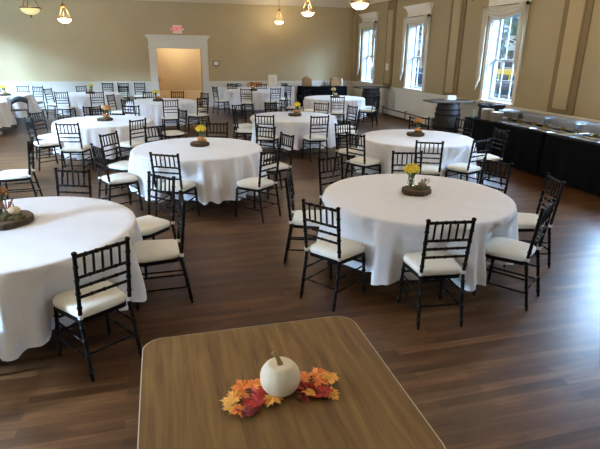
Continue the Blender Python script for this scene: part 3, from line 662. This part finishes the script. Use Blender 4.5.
# ================================================================ back wall things
def text_mesh(s, size, m, parent, loc, rot, ext=.004):
    c = bpy.data.curves.new('lettering', 'FONT'); c.body = s; c.size = size; c.extrude = ext; c.align_x = 'CENTER'; c.align_y = 'CENTER'
    o = bpy.data.objects.new('lettering', c); COL.objects.link(o); me = bpy.data.meshes.new_from_object(o); bpy.data.objects.remove(o)
    me.materials.clear(); me.materials.append(m); o = bpy.data.objects.new('lettering', me); COL.objects.link(o); o.parent = parent; o.location = loc; o.rotation_euler = rot; return o
ex = empty('exit_sign', (.76, VB, 2.80), 0, 'red and white exit sign with two emergency lamps above the doorway', 'sign')
bm = B(); box(bm, -.17, .17, -.06, 0, -.15, .14, bev=.01); obj('housing', bm, mat('sign_white_plastic', (235, 215, 205), .5, emit=(240, 190, 180), estr=.12), ex)
text_mesh('EXIT', .19, mat('exit_red', (210, 16, 30), .5, emit=(225, 14, 36), estr=.9), ex, (0, -.065, .0), (pi/2, 0, 0))
for s in (-1, 1):
    bm = B(); tube(bm, [(s*.17, -.04, 0), (s*.20, -.05, 0)], .015, 8); tube(bm, [(s*.215, -.02, 0), (s*.215, -.07, 0), (s*.215, -.09, 0)], [.025, .035, .04], 12); obj('emergency_lamp', bm, M_white, ex)
st = empty('fire_alarm_strobe', (2.13, VB, 1.60), 0, 'small grey and white fire alarm strobe right of the doorway', 'alarm')
bm = B(); box(bm, -.13, .13, -.03, 0, -.09, .11, bev=.008); obj('back_plate', bm, mat('grey_plastic', (128, 118, 104), .5), st)
bm = B(); box(bm, -.085, .085, -.06, -.03, -.045, .075, bev=.008); obj('strobe_lens', bm, mat('strobe_white', (240, 240, 236), .3), st)
bm = B(); box(bm, -.05, .05, -.04, 0, -.16, -.10, bev=.006); obj('pull_box', bm, mat('grey_plastic2', (150, 140, 122), .5), st)
th_ = obj('thermostat', box(B(), UR-.10, UR-.06, 16.63, 16.83, 1.50, 1.72, bev=.008), M_white); tag(th_, 'small white wall box on the furthest pilaster between two windows', 'thermostat')

def drape_table(name, u0, u1, v0, v1, H, mcl, tl, tc, cl, hem=.02, seed=1):
    t = empty(name, ((u0+u1)/2, (v0+v1)/2, 0), 0, tl, 'table')
    hx, hy = (u1-u0)/2, (v1-v0)/2
    bm = B(); box(bm, -hx+.01, hx-.01, -hy+.01, hy-.01, H-.035, H-.005); obj('tabletop', bm, M_ply, t)
    for sx in (-1, 1):
        for sy in (-1, 1): bm = B(); tube(bm, [(sx*(hx-.12), sy*(hy-.08), 0), (sx*(hx-.12), sy*(hy-.08), H-.035)], .014, 8); obj('leg', bm, M_steel, t)
    rnd = random.Random(seed); per = rrect(hx, hy, .03, 3); n = 0
    # dense perimeter
    pts = []; 
    for i in range(len(per)):
        a = Vector(per[i]); b = Vector(per[(i+1) % len(per)]); k = max(1, int((b-a).length/.035))
        for j in range(k): pts.append(a.lerp(b, j/k))
    cum = 0; ar = []
    for i, p in enumerate(pts): ar.append(cum); cum += (pts[(i+1) % len(pts)]-p).length
    p1, p2 = rnd.uniform(0, 6), rnd.uniform(0, 6); bm = B(); rings = []
    for z in (H+.003, H-.02, H*.75, H*.5, H*.25, hem):
        q = 1-z/H; ring = []
        for p, s in zip(pts, ar):
            f = sin(s*2*pi/.27+p1+1.2*sin(s*1.7))*.6+sin(s*2*pi/.41+p2)*.4; d = Vector((p.x/hx, p.y/hy)); 
            nx = 1 if abs(p.x) > hx-.02 else 0; ny = 1 if abs(p.y) > hy-.02 else 0
            off = (.006+.004*q+.018*max(q, 0)*f*min(1, q*3)) if z < H else 0
            off = max(off, .004) if z < H else 0
            ring.append(bm.verts.new((p.x+math.copysign(off, p.x)*nx, p.y+math.copysign(off, p.y)*ny, z)))
        rings.append(ring)
    bm.faces.new(rings[0])
    for a, b in zip(rings, rings[1:]):
        for k in range(len(a)): bm.faces.new((a[k], a[(k+1) % len(a)], b[(k+1) % len(a)], b[k]))
    c = obj('tablecloth', bm, mcl); c.location = t.location; tag(c, cl, 'tablecloth'); return c
drape_table('display_table', 2.15, 5.05, 19.55, 20.12, .76, M_cloth, 'long table under white cloth against the back wall behind the round table', '', 'white cloth on the long table against the back wall')
sg = empty('framed_sign', (4.27, 19.9, .763), 0, 'cream framed sign standing on the white table at the back wall', 'sign')
tl_ = Matrix.Rotation(radians(-8), 4, 'X')
bm = B(); box(bm, -.19, .19, -.012, .012, 0, .46, M=tl_); obj('sign_board', bm, mat('cream_card', (236, 230, 212), .6), sg)
bm = B()
for a in ((-.19, -.16, 0, .46), (.16, .19, 0, .46), (-.16, .16, 0, .03), (-.16, .16, .43, .46)): box(bm, a[0], a[1], -.02, -.012, a[2], a[3], M=tl_)
obj('frame', bm, mat('pale_wood_frame', (214, 200, 168), .6), sg)
bm = B()
for k in range(5): w_ = .09-.012*(k % 2); box(bm, -w_, w_, -.0135, -.012, .33-k*.05, .338-k*.05, M=tl_)
obj('printed_lines', bm, mat('grey_ink', (160, 156, 146), .7), sg)
bm = B(); box(bm, -.02, .02, .03, .16, 0, .02); tube(bm, [(0, .01, .25), (0, .15, .02)], .006, 6); obj('easel_leg', bm, M_rod, sg)
bm = B(); box(bm, -.16, .16, -.11, .11, 0, .17, bev=.01); o = obj('wooden_box', bm, mat('orange_brown_wood', (190, 122, 66), .6, noise=.15, nscale=10)); o.location = (3.66, 19.85, .763); tag(o, 'orange-brown wooden box on the white table at the back', 'box')
g = gourd(.10, .75, M_gourdo, 'orange_pumpkin'); g.location = (3.32, 19.85, .763); tag(g, 'orange pumpkin left of the wooden box on the white back table', 'pumpkin')
M_green = mat('dark_greenery', (58, 72, 50), .9, noise=.3, nscale=30)
def greenery(u, v, z, w_, label, seed):
    rnd = random.Random(seed); bm = B()
    for k in range(140):
        p = Vector((rnd.uniform(-w_, w_), rnd.uniform(-.08, .08), rnd.uniform(.01, .13))); q = Matrix.Rotation(rnd.uniform(0, 6), 3, 'Z') @ Matrix.Rotation(rnd.uniform(-1.3, 1.3), 3, 'X')
        bm.faces.new([bm.verts.new(p+q @ Vector(t)*.035) for t in ((-1, 0, 0), (0, -.5, 0), (1, 0, 0), (0, .5, 0))])
    o = obj('greenery_garland', bm, M_green); o.location = (u, v, z); tag(o, label, 'greenery'); o.modifiers.new('t', 'SOLIDIFY').thickness = .002
greenery(2.75, 19.85, .765, .28, 'dark green garland at the left end of the white back table', 1)
greenery(4.72, 19.85, .765, .13, 'dark greenery right of the framed sign on the back table', 2)
drape_table('bar_table', 5.32, 7.2, 19.45, 20.1, .78, M_blackcloth, 'long table under black cloth at the back right corner', '', 'black cloth on the bar table in the back right corner')
M_wicker = mat('woven_wicker', (168, 124, 78), .7, noise=.25, nscale=60, bump=.4, bscale=80)
def wicker_hamper(u, label):
    e = empty('wicker_basket', (u, 19.8, .783), 0, label, 'basket', 'wicker baskets on the bar table')
    bm = B(); box(bm, -.17, .17, -.12, .12, 0, .22, bev=.015); 
    for k in range(5): z = .02+.04*k; box(bm, -.175, .175, -.125, .125, z, z+.016)
    obj('basket_body', bm, M_wicker, e)
    bm = B(); n = 12; pr = [(.17*cos(pi*k/n), .22+.12*sin(pi*k/n)) for k in range(n+1)]
    a = [bm.verts.new((x, -.12, z)) for x, z in pr]; b = [bm.verts.new((x, .12, z)) for x, z in pr]; bm.faces.new(a); bm.faces.new(b[::-1])
    for k in range(n+1): j = (k+1) % (n+1); bm.faces.new((a[k], b[k], b[j], a[j]))
    obj('domed_lid', bm, M_wicker, e)
    bm = B(); tube(bm, [(-.05, 0, .33), (-.03, 0, .38), (.03, 0, .38), (.05, 0, .33)], .01, 6); obj('handle', bm, M_stemb, e)
    return e
wicker_hamper(5.62, 'wicker basket with domed lid at the left end of the black bar table')
hb = wicker_hamper(6.78, 'wicker basket with domed lid beside the white canister on the bar table')
bm = B(); lathe(bm, [(.055, 0), (.06, .01), (.06, .22), (.045, .25), (.045, .28)], 20); o = obj('white_canister', bm, M_white, None, True); o.location = (7.04, 19.72, .783); tag(o, 'tall white canister at the right end of the bar table', 'canister')
bm = B(); box(bm, -.17, .17, -.12, .12, 0, .035, bev=.008); o = obj('serving_tray', bm, M_white); o.location = (5.98, 19.75, .783); tag(o, 'white serving tray beside the left wicker basket', 'tray')
for k, (u, lab) in enumerate(((6.28, 'leftmost'), (6.36, 'middle'), (6.45, 'rightmost'))):
    bm = B(); lathe(bm, [(.028, 0), (.032, .01), (.03, .12), (.012, .16), (.012, .20)], 14); o = obj('bottle', bm, mat('bottle_glass_%d' % k, [(150, 110, 90), (90, 100, 110), (170, 160, 150)][k], .2), None, True); o.location = (u, 19.72+.03*(k % 2), .783); tag(o, '%s of three small bottles in the middle of the bar table' % lab, 'bottle', 'small bottles on the bar table')

# barrel bars
M_stave = mat('dark_barrel_staves', (36, 33, 33), .6, noise=.35, nscale=14, stretch=(6, 6, .6)); M_hoop = mat('black_iron_hoop', (26, 26, 28), .45, metal=.6)
M_plank = mat('grey_weathered_plank', (92, 84, 72), .7, noise=.18, nscale=10, stretch=(1, 10, 1))
def barrel(u, v, lab, rz=0):
    e = empty('wooden_barrel', (u, v, 0), 0, lab, 'barrel', 'black barrels under plank counters')
    R_ = lambda z: .27+.055*(1-((z-.46)/.46)**2)
    bm = B(); lathe(bm, [(R_(z*.92/12)-.004, z*.92/12) for z in range(13)], 28, f=lambda a, z: 1-.012*(abs(cos(a*14))**12)); obj('staves', bm, M_stave, e)
    for z in (.03, .17, .30, .62, .75, .89):
        bm = B(); lathe(bm, [(R_(z-.02)-.01, z-.022), (R_(z-.02)+.006, z-.022), (R_(z+.02)+.006, z+.022), (R_(z+.02)-.01, z+.022)], 28); obj('hoop', bm, M_hoop, e)
def plank_top(u, v, lab, sx=.58, sy=.27):
    bm = B(); box(bm, -sx, sx, -sy, sy, 0, .045, bev=.006); o = obj('counter_plank', bm, M_plank); o.location = (u, v, .921); tag(o, lab, 'counter', 'plank counters on barrels'); return o
barrel(7.0, 16.55, 'black wooden barrel near the corner, below the furthest plank counter'); plank_top(7.02, 16.55, 'grey plank counter laid on the furthest barrel by the far window')
barrel(7.02, 11.55, 'black wooden barrel by the right wall, left of the buffet'); plank_top(7.02, 11.55, 'grey plank counter on the barrel left of the buffet')
bm = B(); box(bm, -.13, .13, -.08, .08, 0, .11, bev=.012); o = obj('napkin_stack', bm, M_white); o.location = (7.05, 11.55, .967); tag(o, 'small stack of white napkins on the nearer barrel counter', 'napkins')

# ================================================================ buffet
drape_table('buffet_table', 6.45, 7.25, 7.45, 9.9, .76, M_blackcloth, 'long buffet table under black cloth, the one further from the viewer', '', 'black cloth on the further buffet table along the right wall', seed=3)
drape_table('buffet_table', 6.45, 7.25, 4.90, 7.36, .76, M_blackcloth, 'long buffet table under black cloth, the one at the right edge', '', 'black cloth on the nearer buffet table at the right edge', seed=4)
M_foil = mat('aluminium_foil', (176, 180, 186), .3, metal=.85, noise=.1, nscale=30, bump=.3, bscale=60)
M_wire = mat('chrome_wire', (170, 168, 160), .3, metal=.9); M_food = mat('tan_food', (130, 114, 84), .7, noise=.3, nscale=40)
ZB = .764
def foil_pan(bm, x, y, z, hx, hy, h, t=.004):
    a = [bm.verts.new((x+sx*hx*.86, y+sy*hy*.86, z)) for sx, sy in ((-1, -1), (1, -1), (1, 1), (-1, 1))]
    b = [bm.verts.new((x+sx*hx*.95, y+sy*hy*.95, z+h)) for sx, sy in ((-1, -1), (1, -1), (1, 1), (-1, 1))]
    c = [bm.verts.new((x+sx*hx, y+sy*hy, z+h)) for sx, sy in ((-1, -1), (1, -1), (1, 1), (-1, 1))]
    bm.faces.new(a)
    for k in range(4): j = (k+1) % 4; bm.faces.new((a[k], a[j], b[j], b[k])); bm.faces.new((b[k], b[j], c[j], c[k]))
def chafer():
    e = empty('chafing_dish')
    bm = B()
    for sx in (-1, 1):
        for sy in (-1, 1): tube(bm, [(sx*.13, sy*.25, 0), (sx*.14, sy*.27, .17)], .005, 6)
    for z, k in ((.02, .94), (.165, 1.0)):
        pts = [(.14*k, .27*k, z), (-.14*k, .27*k, z), (-.14*k, -.27*k, z), (.14*k, -.27*k, z), (.14*k, .27*k, z)]
        for p, q in zip(pts, pts[1:]): tube(bm, [p, q], .005, 6)
    obj('wire_stand', bm, M_wire, e)
    bm = B(); foil_pan(bm, 0, 0, .085, .145, .275, .09); o = obj('foil_pan', bm, M_foil, e); o.modifiers.new('t', 'SOLIDIFY').thickness = .002
    bm = B(); box(bm, -.148, .148, -.278, .278, .176, .184, bev=.003); box(bm, -.11, .11, -.23, .23, .184, .196, bev=.006); obj('foil_lid', bm, M_foil, e)
    for y in (-.13, .13): bm = B(); lathe(bm, [(.035, .002), (.038, .01), (.038, .055), (.03, .06)], 14, c=(0, y, 0)); obj('fuel_can', bm, mat('brass_can', (196, 168, 96), .4, metal=.6), e)
    return e
pc = None
for k, (v, lab) in enumerate(((9.0, 'furthest, next to the stacked plates'), (8.25, 'second from the far end'), (7.5, 'third from the far end'), (6.75, 'nearest the right edge'), (6.0, 'just beyond the right edge'))):
    if pc is None: c = pc = chafer()
    else: c = copy_tree(pc)
    c.location = (7.02, v-.03, ZB); c.scale = (1.2, 1.15, 1.15); tag(c, 'foil chafing dish on the buffet, %s' % lab, 'chafing dish', 'chafing dishes on the buffet')
pt = None
PL = ['nearest the stacked plates', 'second from the far end', 'third from the far end', 'fourth from the far end', 'fifth, near the right edge', 'sixth, at the right edge', 'seventh, past the right edge']
for k in range(7):
    if pt is None:
        pt = empty('serving_tray'); bm = B(); foil_pan(bm, 0, 0, 0, .15, .22, .035); o = obj('tray', bm, M_foil, pt); o.modifiers.new('t', 'SOLIDIFY').thickness = .002
        bm = B(); box(bm, -.12, .12, -.18, .18, .006, .024, bev=.004); obj('food', bm, M_food, pt); t = pt
    else: t = copy_tree(pt)
    t.scale = (1.1, 1.1, 1); t.location = (6.66, 8.66-.5*k+(.03 if k % 2 else 0), ZB); t.rotation_euler = (0, 0, radians((k*37) % 14-7)); tag(t, 'shallow foil tray of food along the front of the buffet, %s' % PL[k], 'tray', 'foil trays on the buffet')
M_plate = mat('cream_paper_plate', (228, 218, 198), .6)
for k, (u, v, n, lab) in enumerate(((6.64, 9.36, 14, 'taller'), (6.66, 9.08, 12, 'shorter'))):
    bm = B()
    for q in range(n): lathe(bm, [(.09, q*.016), (.13, q*.016+.010), (.132, q*.016+.014), (.09, q*.016+.005)], 24)
    o = obj('plate_stack', bm, M_plate); o.location = (u, v, ZB); tag(o, '%s stack of cream plates at the far end of the buffet' % lab, 'plates', 'plate stacks')
bm = B(); lathe(bm, [(.03, 0), (.033, .01), (.033, .13), (.014, .17), (.014, .19), (.016, .19), (.016, .205)], 16); o = obj('water_bottle', bm, mat('clear_bottle_plastic', (170, 196, 210), .15), None, True); o.location = (6.56, 9.74, ZB); tag(o, 'small clear water bottle at the far left end of the buffet', 'bottle')
bg_ = empty('black_crate', (6.92, 9.66, ZB), 0, 'black open crate lying at the far end of the buffet under the window', 'crate')
bg_.scale = (1, 1, 1.25); bm = B(); box(bm, -.16, .16, -.19, .19, .02, .17); box(bm, -.17, .17, -.2, .2, 0, .02); box(bm, -.17, -.15, -.2, .2, .02, .22); box(bm, .15, .17, -.2, .2, .02, .22); box(bm, -.15, .15, -.2, -.18, .02, .22); box(bm, -.15, .15, .18, .2, .02, .22); obj('crate_body', bm, mat('black_plastic', (26, 28, 32), .4), bg_)
for y in (-.22, .20): bm = B(); box(bm, -.19, .19, y, y+.02, .18, .23); obj('crate_grip', bm, mat('black_plastic', (26, 28, 32), .4), bg_)

# ================================================================ folding chair at far left and seated person at the edge
fc = empty('folding_chair', (-3.84, 15.8, 0), radians(20), 'dark grey folding chair with curved plastic back between the two far left tables', 'chair')
M_fg = mat('dark_grey_plastic', (66, 68, 72), .5)
for s in (-1, 1):
    bm = B(); tube(bm, [(s*.21, .20, 0), (s*.21, -.02, .44), (s*.20, -.20, .62), (s*.19, -.25, .78)], .012, 8); obj('leg', bm, M_fg, fc, True)
    bm = B(); tube(bm, [(s*.19, -.26, 0), (s*.19, .14, .45)], .012, 8); obj('leg', bm, M_fg, fc, True)
bm = B(); box(bm, -.19, .19, -.16, .2, .44, .462, bev=.008); obj('seat', bm, M_fg, fc)
bm = B(); g = []
for i in range(13):
    t = i/12; x = -.21+.42*t; yy = -.25-.05*sin(pi*t); top = .76+.09*sin(pi*t); g.append([bm.verts.new((x, yy+.03, top-.15)), bm.verts.new((x, yy+.01, top-.08)), bm.verts.new((x, yy-.01, top))])
for a, b in zip(g, g[1:]):
    for k in range(2): bm.faces.new((a[k], b[k], b[k+1], a[k+1]))
o = obj('backrest', bm, M_fg, fc, True); o.modifiers.new('t', 'SOLIDIFY').thickness = .012

pe = empty('person', (-4.18, 13.68, 0), 0, 'seated person in dark jeans and black top, mostly beyond the left edge', 'person')
def skin(name, verts, edges, rad, m, parent, lv=2):
    me = bpy.data.meshes.new(name); me.from_pydata(verts, edges, []); o = bpy.data.objects.new(name, me); COL.objects.link(o); o.parent = parent
    md = o.modifiers.new('skin', 'SKIN'); md.use_smooth_shade = True
    for i, r in enumerate(rad): me.skin_vertices[0].data[i].radius = (r, r) if not isinstance(r, tuple) else r
    me.skin_vertices[0].data[0].use_root = True
    o.modifiers.new('sub', 'SUBSURF').levels = lv; o.modifiers['sub'].render_levels = lv; me.materials.append(m); return o
M_skin = mat('skin_tone', (196, 148, 120), .55); M_jean = mat('dark_blue_denim', (36, 46, 66), .9, noise=.15, nscale=40); M_top = mat('black_knit', (22, 22, 26), .9)
vv = [(0, 0, .56), (0, -.03, .76), (0, -.03, 1.0), (0, -.01, 1.12), (0, .02, 1.20), (0, .04, 1.30)]
ed = [(0, 1), (1, 2), (2, 3), (3, 4), (4, 5)]; rd = [(.15, .11), (.135, .10), (.16, .10), (.07, .06), (.055, .05), (.06, .06)]
def add(p, par, r): vv.append(p); ed.append((par, len(vv)-1)); rd.append(r); return len(vv)-1
hands = []
for s in (-1, 1):
    a = add((s*.10, .06, .54), 0, .085); b = add((s*.13, .40, .53), a, .062); c = add((s*.16, .46, .28), b, .052); d_ = add((s*.17, .48, .09), c, .038); add((s*.18, .56, .05), d_, .03)
    a = add((s*.19, -.02, 1.05), 2, .055); b = add((s*.25, .06, .82), a, .042); c = add((s*.18, .28, .80), b, .034); d_ = add((s*.16, .36, .80), c, (.034, .018)); hands.append((s, d_))
body = skin('body', vv, ed, rd, M_skin, pe)
for s, di in hands:
    for f in range(4):
        x = s*(.135+.018*f); add((x, .41, .80), di, .009) ; i = len(vv)-1
# clothing following the body
tv = [(0, 0, .60), (0, -.03, .76), (0, -.03, 1.0), (0, -.015, 1.12)]; te = [(0, 1), (1, 2), (2, 3)]; tr = [(.165, .125), (.155, .12), (.18, .12), (.08, .07)]
for s in (-1, 1):
    n = len(tv); tv += [(s*.19, -.02, 1.05), (s*.25, .06, .82), (s*.19, .25, .80)]; te += [(2, n), (n, n+1), (n+1, n+2)]; tr += [.07, .056, .045]
skin('shirt', tv, te, tr, M_top, pe)
jv = [(0, 0, .56), (0, 0, .64)]; je = [(0, 1)]; jr = [(.17, .13), (.165, .12)]
for s in (-1, 1):
    n = len(jv); jv += [(s*.10, .06, .54), (s*.13, .41, .54), (s*.16, .46, .28), (s*.17, .48, .12)]; je += [(0, n), (n, n+1), (n+1, n+2), (n+2, n+3)]; jr += [.10, .078, .066, .055]
skin('jeans', jv, je, jr, M_jean, pe)
for s in (-1, 1):
    bm = B(); box(bm, s*.18-.045, s*.18+.045, .42, .68, 0, .075, bev=.025); obj('shoe', bm, mat('pale_shoe', (170, 165, 160), .6), pe, True)
bm = B(); bmesh.ops.create_uvsphere(bm, u_segments=24, v_segments=16, radius=1, matrix=Matrix.Translation((0, .05, 1.36)) @ Matrix.Diagonal((.075, .095, .115, 1))); 
tube(bm, [(0, .14, 1.375), (0, .163, 1.35), (0, .148, 1.335)], [.008, .014, .012], 8)
for s in (-1, 1): bmesh.ops.create_uvsphere(bm, u_segments=8, v_segments=6, radius=1, matrix=Matrix.Translation((s*.076, .045, 1.355)) @ Matrix.Diagonal((.010, .018, .030, 1)))
obj('head', bm, M_skin, pe, True)
bm = B(); bmesh.ops.create_uvsphere(bm, u_segments=24, v_segments=16, radius=1, matrix=Matrix.Translation((0, .03, 1.385)) @ Matrix.Diagonal((.086, .100, .112, 1)))
bmesh.ops.delete(bm, geom=[v for v in bm.verts if v.co.y > .07 and v.co.z < 1.43], context='VERTS'); obj('hair', bm, mat('brown_hair', (60, 42, 30), .7), pe, True)
for s in (-1, 1):
    bm = B(); bmesh.ops.create_uvsphere(bm, u_segments=8, v_segments=6, radius=.011, matrix=Matrix.Translation((s*.03, .133, 1.375))); obj('eye', bm, mat('eye_dark', (40, 30, 26), .3), pe, True)
bm = B(); tube(bm, [(-.024, .136, 1.305), (0, .142, 1.302), (.024, .136, 1.305)], [.003, .006, .003], 6); obj('mouth', bm, mat('lip_tone', (160, 90, 84), .5), pe, True)
place_chair(-4.18, 13.70, 90, 'black chair under the seated person at the left edge', 'black chairs around the round tables')
